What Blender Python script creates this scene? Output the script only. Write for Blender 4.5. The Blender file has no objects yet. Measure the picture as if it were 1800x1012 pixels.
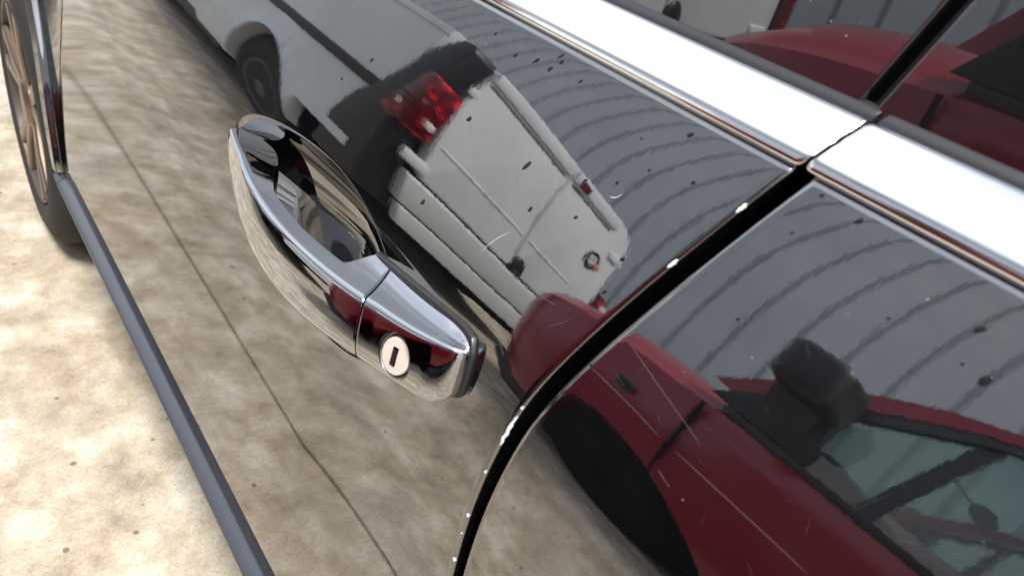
import bpy, bmesh, math, random
import numpy as np
from mathutils import Vector, Matrix
random.seed(7)
rng = np.random.default_rng(7)
R = math.radians
sc = bpy.context.scene
C = sc.collection

# ------------------------------------------------------------------ camera
CAM = Vector((-.202, 0.0, 1.026))
right = Vector((.802, -.571, .174)); down = Vector((-.190, -.520, -.833)); fwd = Vector((.566, .635, -.526))
fwd.normalize(); right = (right - right.dot(fwd) * fwd).normalized(); up = right.cross(fwd).normalized()
cd = bpy.data.cameras.new("camera"); cam = bpy.data.objects.new("camera", cd); C.objects.link(cam)
cam.matrix_world = Matrix(((right.x, up.x, -fwd.x, CAM.x), (right.y, up.y, -fwd.y, CAM.y), (right.z, up.z, -fwd.z, CAM.z), (0, 0, 0, 1)))
cd.sensor_width = 36; cd.lens = 28.0; cd.clip_start = .01; cd.clip_end = 500
cd.dof.use_dof = True; cd.dof.focus_distance = .58; cd.dof.aperture_fstop = 14
sc.camera = cam

# ------------------------------------------------------------------ sky and sun (bright overcast)
SUN_EL, SUN_AZ = R(62), R(203)            # azimuth measured from +Y towards +X
w = bpy.data.worlds.new("World"); sc.world = w; w.use_nodes = True
nt = w.node_tree; nt.nodes.clear()
sky = nt.nodes.new("ShaderNodeTexSky"); sky.sky_type = 'NISHITA'; sky.sun_disc = False
sky.sun_elevation = SUN_EL; sky.sun_rotation = SUN_AZ; sky.dust_density = 3.0; sky.air_density = 1.0; sky.ozone_density = 1.0
tc = nt.nodes.new("ShaderNodeTexCoord")
cl = nt.nodes.new("ShaderNodeTexNoise"); cl.inputs["Scale"].default_value = 2.2; cl.inputs["Detail"].default_value = 6
cr = nt.nodes.new("ShaderNodeValToRGB"); cr.color_ramp.elements[0].position = .36; cr.color_ramp.elements[1].position = .62
cr.color_ramp.elements[0].color = (.22, .22, .22, 1); cr.color_ramp.elements[1].color = (.92, .92, .92, 1)
mx = nt.nodes.new("ShaderNodeMix"); mx.data_type = 'RGBA'
mx.inputs["B"].default_value = (5.0, 5.15, 5.35, 1)
bg = nt.nodes.new("ShaderNodeBackground"); bg.inputs["Strength"].default_value = .115
wo = nt.nodes.new("ShaderNodeOutputWorld")
nt.links.new(tc.outputs["Generated"], cl.inputs["Vector"]); nt.links.new(cl.outputs["Fac"], cr.inputs["Fac"])
nt.links.new(cr.outputs["Color"], mx.inputs["Factor"]); nt.links.new(sky.outputs["Color"], mx.inputs["A"])
nt.links.new(mx.outputs["Result"], bg.inputs["Color"]); nt.links.new(bg.outputs["Background"], wo.inputs["Surface"])
sd = bpy.data.lights.new("sun", 'SUN'); sd.energy = 2.2; sd.angle = R(12); sd.color = (1, .96, .9)
sun = bpy.data.objects.new("sun", sd); C.objects.link(sun)
sdir = Vector((math.sin(SUN_AZ) * math.cos(SUN_EL), math.cos(SUN_AZ) * math.cos(SUN_EL), math.sin(SUN_EL)))
sun.rotation_euler = sdir.to_track_quat('Z', 'Y').to_euler(); sun.location = sdir * 20
vs = sc.view_settings; vs.view_transform = 'Standard'; vs.look = 'None'; vs.gamma = 1; vs.exposure = 1.58
try: vs.use_curve_mapping = False
except Exception: pass
sc.cycles.use_denoising = True
try: sc.cycles.denoiser = 'OPENIMAGEDENOISE'; sc.cycles.denoising_input_passes = 'RGB_ALBEDO_NORMAL'; sc.cycles.denoising_prefilter = 'ACCURATE'
except Exception: pass
sc.cycles.max_bounces = 8; sc.cycles.glossy_bounces = 6; sc.cycles.sample_clamp_indirect = 12

# ------------------------------------------------------------------ materials
def mat(name, col=(.5, .5, .5), rough=.5, metal=0., ior=1.5, spec=.5):
    m = bpy.data.materials.new(name); m.use_nodes = True
    b = m.node_tree.nodes["Principled BSDF"]
    b.inputs["Base Color"].default_value = (*col, 1); b.inputs["Roughness"].default_value = rough
    b.inputs["Metallic"].default_value = metal; b.inputs["IOR"].default_value = ior
    b.inputs["Specular IOR Level"].default_value = spec
    return m
def N(m, t, **kw):
    n = m.node_tree.nodes.new(t)
    for k, v in kw.items():
        if k in n.inputs: n.inputs[k].default_value = v
        else: setattr(n, k, v)
    return n
def L(m, a, b): m.node_tree.links.new(a, b)
def B(m): return m.node_tree.nodes["Principled BSDF"]
def pos(m): return N(m, "ShaderNodeNewGeometry").outputs["Position"]
def ramp(m, fac, stops):
    r = N(m, "ShaderNodeValToRGB"); e = r.color_ramp.elements
    while len(e) < len(stops): e.new(.5)
    for i, (p, c) in enumerate(stops): e[i].position = p; e[i].color = (*c, 1) if len(c) == 3 else c
    L(m, fac, r.inputs["Fac"]); return r.outputs["Color"]
def noise(m, vec, scale, detail=4, rough=.5, dist=0):
    n = N(m, "ShaderNodeTexNoise", Scale=scale, Detail=detail, Roughness=rough, Distortion=dist); L(m, vec, n.inputs["Vector"]); return n.outputs["Fac"]
def math_(m, op, a, b):
    n = N(m, "ShaderNodeMath", operation=op)
    for i, v in enumerate((a, b)):
        if isinstance(v, (int, float)): n.inputs[i].default_value = v
        else: L(m, v, n.inputs[i])
    return n.outputs[0]
def mixc(m, f, a, b, mode='MIX'):
    n = N(m, "ShaderNodeMix", data_type='RGBA', blend_type=mode)
    for k, v in (("Factor", f), ("A", a), ("B", b)):
        s = n.inputs[k] if k == "Factor" else [i for i in n.inputs if i.name == k and i.type == 'RGBA'][0]
        if isinstance(v, (int, float)): s.default_value = v
        elif isinstance(v, tuple): s.default_value = (*v, 1)
        else: L(m, v, s)
    return [o for o in n.outputs if o.type == 'RGBA'][0]
def bump(m, h, dist, strength=1., normal=None):
    n = N(m, "ShaderNodeBump", Strength=strength, Distance=dist); L(m, h, n.inputs["Height"])
    if normal is not None: L(m, normal, n.inputs["Normal"])
    return n.outputs["Normal"]

def make_paint(name, ior, peel=1.0, dust=1.0, col=(.0035, .0038, .0045)):
    m = mat(name, col, .012, 0, ior)
    p = pos(m)
    fine = noise(m, p, 300, 3.0, .6); broad = noise(m, p, 38, 2, .5)
    n1 = bump(m, broad, 6e-6 * peel); n2 = bump(m, fine, 8.5e-6 * peel, normal=n1)
    L(m, n2, B(m).inputs["Normal"])
    v = N(m, "ShaderNodeTexVoronoi", Scale=150.); L(m, p, v.inputs["Vector"])
    dots = math_(m, 'LESS_THAN', v.outputs["Distance"], .05)
    sel = N(m, "ShaderNodeSeparateColor"); L(m, v.outputs["Color"], sel.inputs[0])
    dots = math_(m, 'MULTIPLY', dots, math_(m, 'GREATER_THAN', sel.outputs[0], .86))
    haze = math_(m, 'MULTIPLY', ramp_f(m, noise(m, p, 9, 6, .6), .45, .8), .010 * dust)
    f = math_(m, 'ADD', math_(m, 'MULTIPLY', dots, .45 * dust), haze)
    L(m, mixc(m, f, col, (.55, .54, .5)), B(m).inputs["Base Color"])
    L(m, math_(m, 'ADD', math_(m, 'MULTIPLY', dots, .5), .012), B(m).inputs["Roughness"])
    return m
def ramp_f(m, fac, a, b):
    n = N(m, "ShaderNodeMapRange"); n.inputs["From Min"].default_value = a; n.inputs["From Max"].default_value = b
    L(m, fac, n.inputs["Value"]); return n.outputs[0]

M = {}
M['paint'] = make_paint("black_car_paint", 3.2)
M['glass'] = make_paint("dark_window_glass", 2.5, peel=.12, dust=1.6, col=(.006, .006, .007))
def make_chrome(name, rough, col=(.86, .87, .9)):
    m = mat(name, col, rough, 1.0); p = pos(m)
    L(m, bump(m, noise(m, p, 180, 2), 3e-6), B(m).inputs["Normal"])
    L(m, math_(m, 'ADD', math_(m, 'MULTIPLY', ramp_f(m, noise(m, p, 60, 5, .65), .5, .8), .12), rough), B(m).inputs["Roughness"])
    return m
M['chrome'] = make_chrome("dark_chrome", .03, (.42, .43, .45))
M['trim'] = make_chrome("bright_trim", .10, (.93, .93, .94))
M['sill'] = mat('slate_sill_trim', (.035, .040, .052), .30, 0, 1.7)
M['rubber'] = mat("weatherstrip_rubber", (.022, .022, .026), .5, 0, 1.6)
M['black'] = mat("black_void", (.004, .004, .004), .9, 0, 1.3, .1)
M['seal'] = mat("black_seal", (.008, .008, .009), .45)
M['gasket'] = mat("gasket_rubber", (.02, .02, .022), .35)
M['tyre'] = mat("tyre_rubber", (.014, .0135, .0135), .8)
_p = pos(M['tyre']); L(M['tyre'], bump(M['tyre'], noise(M['tyre'], _p, 60, 4), .001), B(M['tyre']).inputs["Normal"])
M['alloy'] = mat("bronze_alloy", (.22, .165, .13), .35, .85)
M['alloy_dark'] = mat("dark_alloy", (.09, .08, .075), .45, .6)
M['lock'] = mat("lock_face_metal", (.95, .86, .74), .38, .45)
M['lock_dark'] = mat("lock_ring_metal", (.35, .36, .38), .3, 1.0)
M['chip'] = mat("bare_primer", (.75, .76, .78), .7)
M['scratch'] = mat("scratched_clearcoat", (.11, .11, .11), .6)
M['drop'] = mat("dried_water_mark", (.012, .012, .012), .12, 0, 1.33)
# concrete
m = M['concrete'] = mat("weathered_concrete", (.45, .41, .34), .85)
p = pos(m)
big = noise(m, p, 1.7, 5, .6, .1); mid = noise(m, p, 8.5, 8, .68, .15); small = noise(m, p, 26, 6, .7); fine = noise(m, p, 210, 5, .7)
c1 = ramp(m, big, [(.34, (.25, .20, .14)), (.45, (.40, .345, .26)), (.56, (.52, .48, .41)), (.70, (.64, .62, .57))])
c2 = ramp(m, mid, [(.34, (.10, .075, .048)), (.45, (.35, .285, .20)), (.54, (.52, .47, .39)), (.64, (.74, .715, .66))])
c3 = ramp(m, small, [(.34, (.20, .165, .12)), (.5, (.43, .385, .315)), (.66, (.60, .57, .52))])
cc = mixc(m, .58, c1, c2); cc = mixc(m, .22, cc, c3)
cc = mixc(m, 1.0, cc, (.92, .90, .86), 'MULTIPLY')
stm = N(m, 'ShaderNodeMapping'); stm.inputs['Scale'].default_value = (7, 1.6, 1); L(m, p, stm.inputs['Vector'])
cc = mixc(m, math_(m, 'MULTIPLY', ramp_f(m, noise(m, stm.outputs[0], 1.3, 7, .62), .50, .66), .55), cc, (.27, .225, .165))
gs = noise(m, p, 3.1, 6, .65)
cc = mixc(m, math_(m, 'MULTIPLY', ramp_f(m, gs, .52, .68), .5), cc, (.25, .23, .20))
cc = mixc(m, math_(m, 'MULTIPLY', ramp_f(m, fine, .42, .72), .55), cc, (.40, .36, .31), 'MULTIPLY')
gv = N(m, 'ShaderNodeTexVoronoi', Scale=70.); L(m, p, gv.inputs['Vector'])
cc = mixc(m, math_(m, 'MULTIPLY', math_(m, 'LESS_THAN', gv.outputs['Distance'], .10), .5), cc, (.12, .10, .08))
vo = N(m, "ShaderNodeTexVoronoi", Scale=14.); L(m, p, vo.inputs["Vector"])
pit = math_(m, 'LESS_THAN', vo.outputs["Distance"], .07)
cc = mixc(m, math_(m, 'MULTIPLY', pit, .75), cc, (.08, .06, .045))
L(m, cc, B(m).inputs["Base Color"])
L(m, bump(m, math_(m, 'ADD', math_(m, 'MULTIPLY', mid, .4), fine), .004, .5), B(m).inputs["Normal"])
M['ground'] = mat("joint_soil", (.06, .052, .042), .95)
# others
m = M['cladding'] = mat("grey_steel_cladding", (.25, .265, .27), .42); p = pos(m)
L(m, ramp(m, noise(m, p, 1.2, 6, .6), [(.3, (.42, .465, .49)), (.7, (.50, .545, .57))]), B(m).inputs["Base Color"])
m = M['silver'] = mat("pale_silver_paint", (.66, .67, .66), .22); p = pos(m)
L(m, ramp(m, noise(m, p, 2.5, 5), [(.3, (.58, .615, .625)), (.7, (.70, .735, .745))]), B(m).inputs["Base Color"])
M['bumper'] = mat("grey_bumper_plastic", (.52, .54, .53), .4)
M['groove'] = mat('groove_shade_grey', (.12, .12, .12), .6)  # grey that paints shade into the pressed line of the tailgate
M['plastic'] = mat("black_plastic", (.012, .013, .016), .45)
M['red'] = mat("red_paint", (.24, .016, .027), .18)
M['lamp'] = mat("red_lamp_lens", (.42, .006, .012), .12)
_m = M['lamp']; _v = N(_m, "ShaderNodeTexVoronoi", Scale=22.); L(_m, pos(_m), _v.inputs["Vector"])
L(_m, ramp(_m, math_(_m, 'ADD', math_(_m, 'MULTIPLY', _v.outputs["Distance"], .7), math_(_m, 'MULTIPLY', noise(_m, pos(_m), 9, 3), .6)), [(.40, (.75, .02, .025)), (.52, (.30, .006, .012)), (.70, (.10, .004, .008))]), B(_m).inputs["Base Color"])
M['lampw'] = mat("clear_lamp_lens", (.75, .62, .62), .12)
M['orange'] = mat("orange_lens", (.8, .24, .1), .3)
M['steel'] = mat("steel_wheel", (.10, .09, .082), .6, .2)
M['interior'] = mat("dark_interior", (.02, .021, .023), .7)
m = M['tint'] = bpy.data.materials.new("green_tinted_glass"); m.use_nodes = True
t = m.node_tree; t.nodes.clear()
o_ = t.nodes.new("ShaderNodeOutputMaterial"); tr = t.nodes.new("ShaderNodeBsdfTransparent"); gl = t.nodes.new("ShaderNodeBsdfGlossy"); ms = t.nodes.new("ShaderNodeMixShader")
tr.inputs[0].default_value = (.62, .78, .73, 1); gl.inputs["Roughness"].default_value = .02; ms.inputs[0].default_value = .10
t.links.new(tr.outputs[0], ms.inputs[1]); t.links.new(gl.outputs[0], ms.inputs[2]); t.links.new(ms.outputs[0], o_.inputs[0])

# ------------------------------------------------------------------ helpers
def wmat(o):
    return wmat(o.parent) @ o.matrix_parent_inverse @ Matrix.Translation(o.location) if o.parent else Matrix.Translation(o.location)
def attach(o, parent):
    if parent: o.parent = parent; o.matrix_parent_inverse = wmat(parent).inverted()
def tag(o, label=None, cat=None, group=None, kind=None):
    for k, v in (("label", label), ("category", cat), ("group", group), ("kind", kind)):
        if v: o[k] = v
    return o
def empty(name, loc):
    o = bpy.data.objects.new(name, None); o.location = loc; o.empty_display_size = .1; C.objects.link(o); return o
def obj(name, v, f, material, parent=None, smooth=True, angle=None):
    v = np.asarray(v, float); c = (v.min(0) + v.max(0)) / 2
    me = bpy.data.meshes.new(name); me.from_pydata((v - c).tolist(), [], [tuple(int(i) for i in q) for q in f]); me.validate()
    bm = bmesh.new(); bm.from_mesh(me); bmesh.ops.recalc_face_normals(bm, faces=bm.faces); bm.to_mesh(me); bm.free()
    if smooth: me.polygons.foreach_set("use_smooth", [True] * len(me.polygons))
    me.materials.append(material)
    o = bpy.data.objects.new(name, me); o.location = c; C.objects.link(o); attach(o, parent)
    if angle is not None and smooth:
        try: me.set_sharp_from_angle(angle=R(angle))
        except Exception: pass
    return o
def gridfaces(nr, nc, closed_r=False, closed_c=False):
    a = np.arange(nr * nc).reshape(nr, nc)
    if closed_r: a = np.vstack([a, a[:1]])
    if closed_c: a = np.hstack([a, a[:, :1]])
    return np.stack([a[:-1, :-1], a[:-1, 1:], a[1:, 1:], a[1:, :-1]], -1).reshape(-1, 4)
def grid(name, P, material, parent=None, closed_r=False, closed_c=False, caps=False, angle=None, smooth=True):
    nr, nc = P.shape[:2]; f = [tuple(q) for q in gridfaces(nr, nc, closed_r, closed_c)]
    if caps:
        f.append(tuple(range(nc))); f.append(tuple((nr - 1) * nc + i for i in range(nc)))
    return obj(name, P.reshape(-1, 3), f, material, parent, smooth, angle)
def bevel_box(name, lo, hi, material, parent=None, bevel=.004, seg=2, tweak=None):
    bm = bmesh.new(); bmesh.ops.create_cube(bm, size=1)
    lo, hi = Vector(lo), Vector(hi)
    for vt in bm.verts: vt.co = Vector([(lo[i] + hi[i]) / 2 + vt.co[i] * (hi[i] - lo[i]) for i in range(3)])
    if tweak: tweak(bm)
    if bevel: bmesh.ops.bevel(bm, geom=bm.edges[:], offset=bevel, segments=seg, affect='EDGES', profile=.5)
    v = [tuple(x.co) for x in bm.verts]; bm.verts.index_update(); f = [[x.index for x in q.verts] for q in bm.faces]; bm.free()
    return obj(name, v, f, material, parent, True, 40)
def prism(name, poly, x0, x1, material, parent=None, bevel=0.0, smooth=True, axis='x'):
    """polygon given in (y, z) (axis x), (x, z) (axis y) pushed along the axis"""
    bm = bmesh.new()
    mk = (lambda a, b, t: (t, a, b)) if axis == 'x' else (lambda a, b, t: (a, t, b))
    vs_ = [bm.verts.new(mk(a, b, x0)) for a, b in poly]; f = bm.faces.new(vs_)
    e = bmesh.ops.extrude_face_region(bm, geom=[f])
    d = Vector(mk(0, 0, x1 - x0))
    for g in e['geom']:
        if isinstance(g, bmesh.types.BMVert): g.co += d
    bmesh.ops.recalc_face_normals(bm, faces=bm.faces)
    if bevel: bmesh.ops.bevel(bm, geom=[e2 for e2 in bm.edges if e2.calc_face_angle(0) > .5], offset=bevel, segments=3, affect='EDGES', profile=.5)
    bm.verts.index_update(); v = [tuple(x.co) for x in bm.verts]; fs = [[x.index for x in q.verts] for q in bm.faces]; bm.free()
    return obj(name, v, fs, material, parent, smooth, 35)
def lathe(name, prof, cx, cy, cz, material, parent=None, n=48, angle=40):
    """prof: (x, r) pairs turned about the X axis through (cy, cz)"""
    a = np.linspace(0, 2 * math.pi, n, endpoint=False); pr = np.array(prof)
    P = np.zeros((len(pr), n, 3)); P[..., 0] = cx + pr[:, :1]; P[..., 1] = cy + pr[:, 1:] * np.cos(a); P[..., 2] = cz + pr[:, 1:] * np.sin(a)
    return grid(name, P, material, parent, closed_c=True, caps=True, angle=angle)
def boolean(o, cutter):
    mod = o.modifiers.new("cut", 'BOOLEAN'); mod.object = cutter; mod.operation = 'DIFFERENCE'; mod.solver = 'EXACT'
    bpy.context.view_layer.update()
    me = bpy.data.meshes.new_from_object(o.evaluated_get(bpy.context.evaluated_depsgraph_get()))
    o.modifiers.clear(); old = o.data; nm = old.name; o.data = me; bpy.data.meshes.remove(old); me.name = nm
    bpy.data.objects.remove(cutter, do_unlink=True)
    try: me.set_sharp_from_angle(angle=R(35))
    except Exception: pass
def pchip(z, t, q):
    z = np.asarray(z, float); t = np.asarray(t, float); q = np.asarray(q, float)
    h = np.diff(z); d = np.diff(t) / h; m_ = np.zeros_like(t)
    s = d[1:] * d[:-1] > 0; m_[1:-1] = np.where(s, 2 * d[1:] * d[:-1] / np.where(s, d[1:] + d[:-1], 1), 0); m_[0] = d[0]; m_[-1] = d[-1]
    i = np.clip(np.searchsorted(z, q) - 1, 0, len(z) - 2); u = (q - z[i]) / h[i]
    return t[i] * (2 * u**3 - 3 * u**2 + 1) + m_[i] * h[i] * (u**3 - 2 * u**2 + u) + t[i + 1] * (-2 * u**3 + 3 * u**2) + m_[i + 1] * h[i] * (u**3 - u**2)

# ------------------------------------------------------------------ shape of the car's side
PR = [(-.2, -3), (.25, -3), (.44, -1.8), (.55, 0), (.65, 2), (.72, 5.5), (.78, 7.2), (.82, 15.5), (.86, 18.4), (.90, 22.9), (.94, 31), (.99, 32)]
_z, _t = np.array(PR).T
ZZ = np.linspace(_z[0], _z[-1], 2400); TT = np.radians(pchip(_z, _t, ZZ))
XX = np.concatenate([[0], np.cumsum((np.tan(TT)[1:] + np.tan(TT)[:-1]) / 2 * np.diff(ZZ))]); XX -= np.interp(.80, ZZ, XX)
def Kc(z):
    u = np.clip((np.asarray(z) - .30) / .52, 0, 1); return .028 * u * u * (3 - 2 * u)
def plan(y): return .028 * (np.asarray(y) - .106) ** 2
def sstep(a, b, v):
    u = np.clip((np.asarray(v) - a) / (b - a), 0, 1); return u * u * (3 - 2 * u)
_TW = np.concatenate([[0], np.cumsum(sstep(.77, .83, (ZZ[1:] + ZZ[:-1]) / 2) * np.diff(ZZ))]); _TW -= np.interp(.90, ZZ, _TW); _TW *= sstep(.34, .80, ZZ)
def twist(y, z): return .05 * (1 - sstep(.16, .40, y)) * np.interp(z, ZZ, _TW)   # the shoulder turns up a little more towards the rear
def S(y, z): return twist(y, z) + np.interp(z, ZZ, XX) + Kc(z) * (np.asarray(y) - .106) ** 2 - .030 * sstep(1.37, 1.72, y) * sstep(.26, .46, z) * (1 - sstep(.56, 1.0, z))
def tilt(z): return np.interp(z, ZZ, TT)
GZ = [.30, .45, .60, .666, .714, .74, .765, .786, .799, .812, .83, .851, .869, .886, .907, .931, .95]
GY = [.2045, .2075, .2092, .209, .208, .2055, .202, .198, .1952, .1915, .1845, .177, .169, .163, .154, .1445, .136]
_gp = np.polyfit(GZ, GY, 7)
def gap_front(z): return np.polyval(_gp, z)
GAPW = .0072
def gap_rear(z): return gap_front(z) - GAPW
Z_BOT, Z_TOP = .342, .9275

def cup(y, z):
    yc, zc, b = .420, .7555, .0548
    yn = np.where(y > yc, (y - yc) / .166, (yc - y) / .113)
    e = np.where(y > yc, np.abs(yn) ** 1.45, np.abs(yn) ** 2) + ((z - zc - .005 * np.where(y > yc, yn, 0)) / b) ** 2
    q = np.clip(1 - e, 0, 1)
    return .037 * q ** 1.15 * (1 - .6 * np.exp(-q / .05)), q

def panel(name, y_of, ncol, zs, parent, with_cup=False, roll_a=True, roll_b=True, r=.0032):
    """y_of(t, z): t 0..1 across the panel; edges at t=0 (rear) and t=1 (front) roll inwards"""
    t = ncol
    Tm, Zm = np.meshgrid(t, zs)
    Y = y_of(Tm, Zm); Y0 = y_of(np.zeros_like(Tm), Zm); Y1 = y_of(np.ones_like(Tm), Zm)
    X = S(Y, Zm)
    Zv = Zm.copy()
    if with_cup:
        d, q = cup(Y, Zm); X = X + d
    for e, on in ((np.abs(Y - Y0), roll_a), (np.abs(Y1 - Y), roll_b)):
        if on:
            u = np.clip((r - e) / r, 0, 1); X = X + (r - np.sqrt(np.clip(r * r - (u * r) ** 2, 0, None)))
    P = np.stack([X, Y, Zv], -1)
    # rolled top edge
    th0 = float(tilt(zs[-1])); rr = .0042; rows = []
    for th in np.radians([38, 46, 55, 65, 75, 85, 95, 110]):
        Q = P[-1].copy(); Q[:, 0] += rr * (math.cos(th0) - math.cos(th)); Q[:, 2] += rr * (math.sin(th) - math.sin(th0)); rows.append(Q)
    Q = rows[-1].copy(); Q[:, 0] += .02; Q[:, 2] -= .006; rows.append(Q)
    P = np.concatenate([P, np.array(rows)], 0)
    # bottom lip turned in
    Q = P[0].copy(); Q[:, 0] += .012; Q[:, 2] -= .003; P = np.concatenate([Q[None], P], 0)
    # flanges at both shut lines
    if roll_a: Q = P[:, :1].copy(); Q[..., 0] += .03; Q[..., 1] += .0012; P = np.concatenate([Q, P], 1)
    if roll_b: Q = P[:, -1:].copy(); Q[..., 0] += .03; Q[..., 1] -= .0012; P = np.concatenate([P, Q], 1)
    return grid(name, P, M['paint'], parent)

car = empty('black_car', (.8, .4, 0)); tag(car, 'glossy black car with chrome window strip, its side filling the picture', 'car')

zs = np.unique(np.round(np.concatenate([np.linspace(Z_BOT, .43, 16), np.linspace(.43, .48, 26), np.linspace(.48, .69, 40), np.arange(.69, .825, .0009), np.linspace(.826, Z_TOP, 50)]), 6))
Y_FRONT = 1.385
def y_front_door(t, z): g = gap_front(z); return g + t * (Y_FRONT - g)
edge = np.array([0, .0003, .0007, .0012, .0018, .0025, .0033, .0045]) / 1.2
tcol = np.unique(np.concatenate([edge, np.linspace(.0045 / 1.2, .09, 26), np.arange(.09, .345, .0009), np.linspace(.345, .995, 110), 1 - edge]))
front_door = panel('front_door', y_front_door, tcol, zs, car, with_cup=True)
front_door['label'] = 'black front door with a scooped hollow behind the chrome handle'
def y_rear_door(t, z): g = gap_rear(z); return -.78 + t * (g + .78)
zr = np.unique(np.round(np.concatenate([np.linspace(Z_BOT, .43, 10), np.linspace(.43, .48, 20), np.linspace(.48, Z_TOP, 130)]), 6))
rear_door = panel('rear_door', y_rear_door, np.unique(np.concatenate([edge, np.linspace(.006, .994, 220), 1 - edge])), zr, car)
# quarter panel behind the rear door
panel('quarter_panel', lambda t, z: -1.7 + t * (.913) + 0 * z, np.unique(np.concatenate([edge, np.linspace(.006, .994, 60), 1 - edge])), zr, car)
# front wing with a flared wheel arch
WY, WZ, WR = 1.82, .30, .375
th = np.radians(np.linspace(5.2, 174.8, 110)); us = np.concatenate([np.linspace(0, .05, 60), np.linspace(.05, 1, 31)[1:]])
P = np.zeros((len(us), len(th), 3))
y_lo, y_hi, z_hi = Y_FRONT + .004, 2.45, Z_TOP
for j, a in enumerate(th):
    ca, sa = -math.cos(a), math.sin(a)
    lim = (z_hi - WZ) / sa
    if ca < 0: lim = min(lim, (y_lo - WY) / ca)
    elif ca > 0: lim = min(lim, (y_hi - WY) / ca)
    span = max(lim, WR + .004) - WR
    d = np.where(us <= .05, np.minimum(us, span), .05 + (us - .05) / .95 * max(0, span - .05)) if span > .05 else us / 1.0 * span
    rad = WR + d
    y = WY + ca * rad; z = WZ + sa * rad
    fl = .010 * (1 - sstep(.030, .036, d))
    roll = np.clip((.004 - d) / .004, 0, 1) * .004
    P[:, j] = np.stack([S(y, z) - fl + roll, y, z], -1)
Q = P[:1].copy(); Q[..., 0] += .035
grid('front_wing', np.concatenate([Q, P], 0), M['paint'], car)
# bonnet, roof, underbody behind what shows, so that the car shades the ground as a car does
bevel_box('bonnet', (.12, 1.45, .80), (1.5, 2.48, .94), M['paint'], car, .05, 4)
bevel_box('roof', (.22, -1.4, 1.36), (1.42, .75, 1.46), M['paint'], car, .05, 4)
bevel_box('underbody', (.10, -1.6, .20), (1.55, 1.36, .30), M['plastic'], car, .02)
bevel_box('engine_bay', (.28, 1.40, .22), (1.4, 2.44, .80), M['black'], car, .02)
# black sheet added behind the shut lines to block light through the gaps
yy = np.linspace(-1.7, 1.39, 60); zz = np.linspace(.30, .925, 30); Ym, Zm = np.meshgrid(yy, zz)
grid('gap_light_block', np.stack([S(Ym, Zm) + .046, Ym, Zm], -1), M['black'], car)
# sill with its ledge
def sweep(name, sec, ys, material, parent, off=None, shrink=None, angle=40):
    sec = np.array(sec); ys = np.array(ys); c = sec.mean(0)
    P = np.zeros((len(ys), len(sec), 3))
    for i, y in enumerate(ys):
        s = sec if shrink is None else c + (sec - c) * shrink(y)
        P[i, :, 0] = s[:, 0] + (off(y) if off else 0); P[i, :, 1] = y; P[i, :, 2] = s[:, 1]
    return grid(name, P, material, parent, closed_c=True, caps=True, angle=angle)
sill_sec = [(.02, .3415), (-.006, .3378), (-.0200, .3305), (-.0222, .3290), (-.0232, .3270), (-.0228, .3235), (-.020, .312), (-.008, .265), (.006, .235), (.06, .225), (.06, .33)]
sweep('sill', sill_sec, np.linspace(-1.3, 1.392, 60), M['sill'], car)
sweep('wing_foot', [(x + .001, z - .001) for x, z in sill_sec], np.linspace(1.397, 1.428, 5), M['sill'], car)

# ------------------------------------------------------------------ belt: chrome strips, rubber, glass
tx0, tz0 = .0487, .9331
tdir = np.array([math.sin(R(48)), math.cos(R(48))]); tnor = np.array([-math.cos(R(48)), math.sin(R(48))])
trim_sec = [(.064, .9280), (.0525, .9287), (.0496, .9293), (.0481, .9303), (.0474, .9316), (.0474, .9332), (.0480, .9346)]
for u in np.linspace(.11, .97, 14):
    h = .0008 * 4 * u * (1 - u) - (.00045 if abs(u - .505) < .03 else 0)
    q = np.array([tx0, tz0]) + tdir * .0254 * u + tnor * h; trim_sec.append(tuple(q))
trim_sec += [(.0692, .9500), (.0712, .9490), (.073, .945)]
def ends(ys, rnd=.003):
    a, b = min(ys), max(ys)
    def f(y):
        d = min(y - a, b - y); return 1.0 if d >= rnd else .88 + .12 * math.sqrt(max(0, 1 - (1 - d / rnd) ** 2))
    return f
def yends(a, b, n=60, rnd=.003):
    e = rnd * (1 - np.cos(np.linspace(0, math.pi / 2, 7))); return np.unique(np.concatenate([a + e, np.linspace(a + rnd, b - rnd, n), b - e]))
def slanted(o, y_end, slope):   # shut line of the strips leans with the door gap
    for v in o.data.vertices:
        z = v.co.z + o.location.z; y = v.co.y + o.location.y
        wgt = max(0, 1 - abs(y - y_end) / .12); v.co.y += -slope * (z - .94) * wgt
ya, yb = .1402, .1386
ys_ = yends(ya, 1.15); o = sweep('chrome_strip', trim_sec, ys_, M['trim'], car, plan, ends(ys_)); slanted(o, ya, .35)
o['label'] = 'bright strip under the front window'
ys_ = yends(-.80, yb); o = sweep('chrome_strip', trim_sec, ys_, M['trim'], car, plan, ends(ys_)); slanted(o, yb, .35)
o['label'] = 'bright strip under the rear window'
rub = [(.0675, .9470), (.0676, .9498), (.0683, .9515), (.0692, .9526), (.0704, .9534), (.0720, .9537), (.076, .9536), (.076, .946)]
ys_ = yends(.1395, 1.15); o = sweep('weatherstrip', rub, ys_, M['rubber'], car, plan, ends(ys_, .003)); slanted(o, .1395, .35)
ys_ = yends(-.80, .1365); o = sweep('weatherstrip', rub, ys_, M['rubber'], car, plan, ends(ys_, .003)); slanted(o, .1365, .35)
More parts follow.
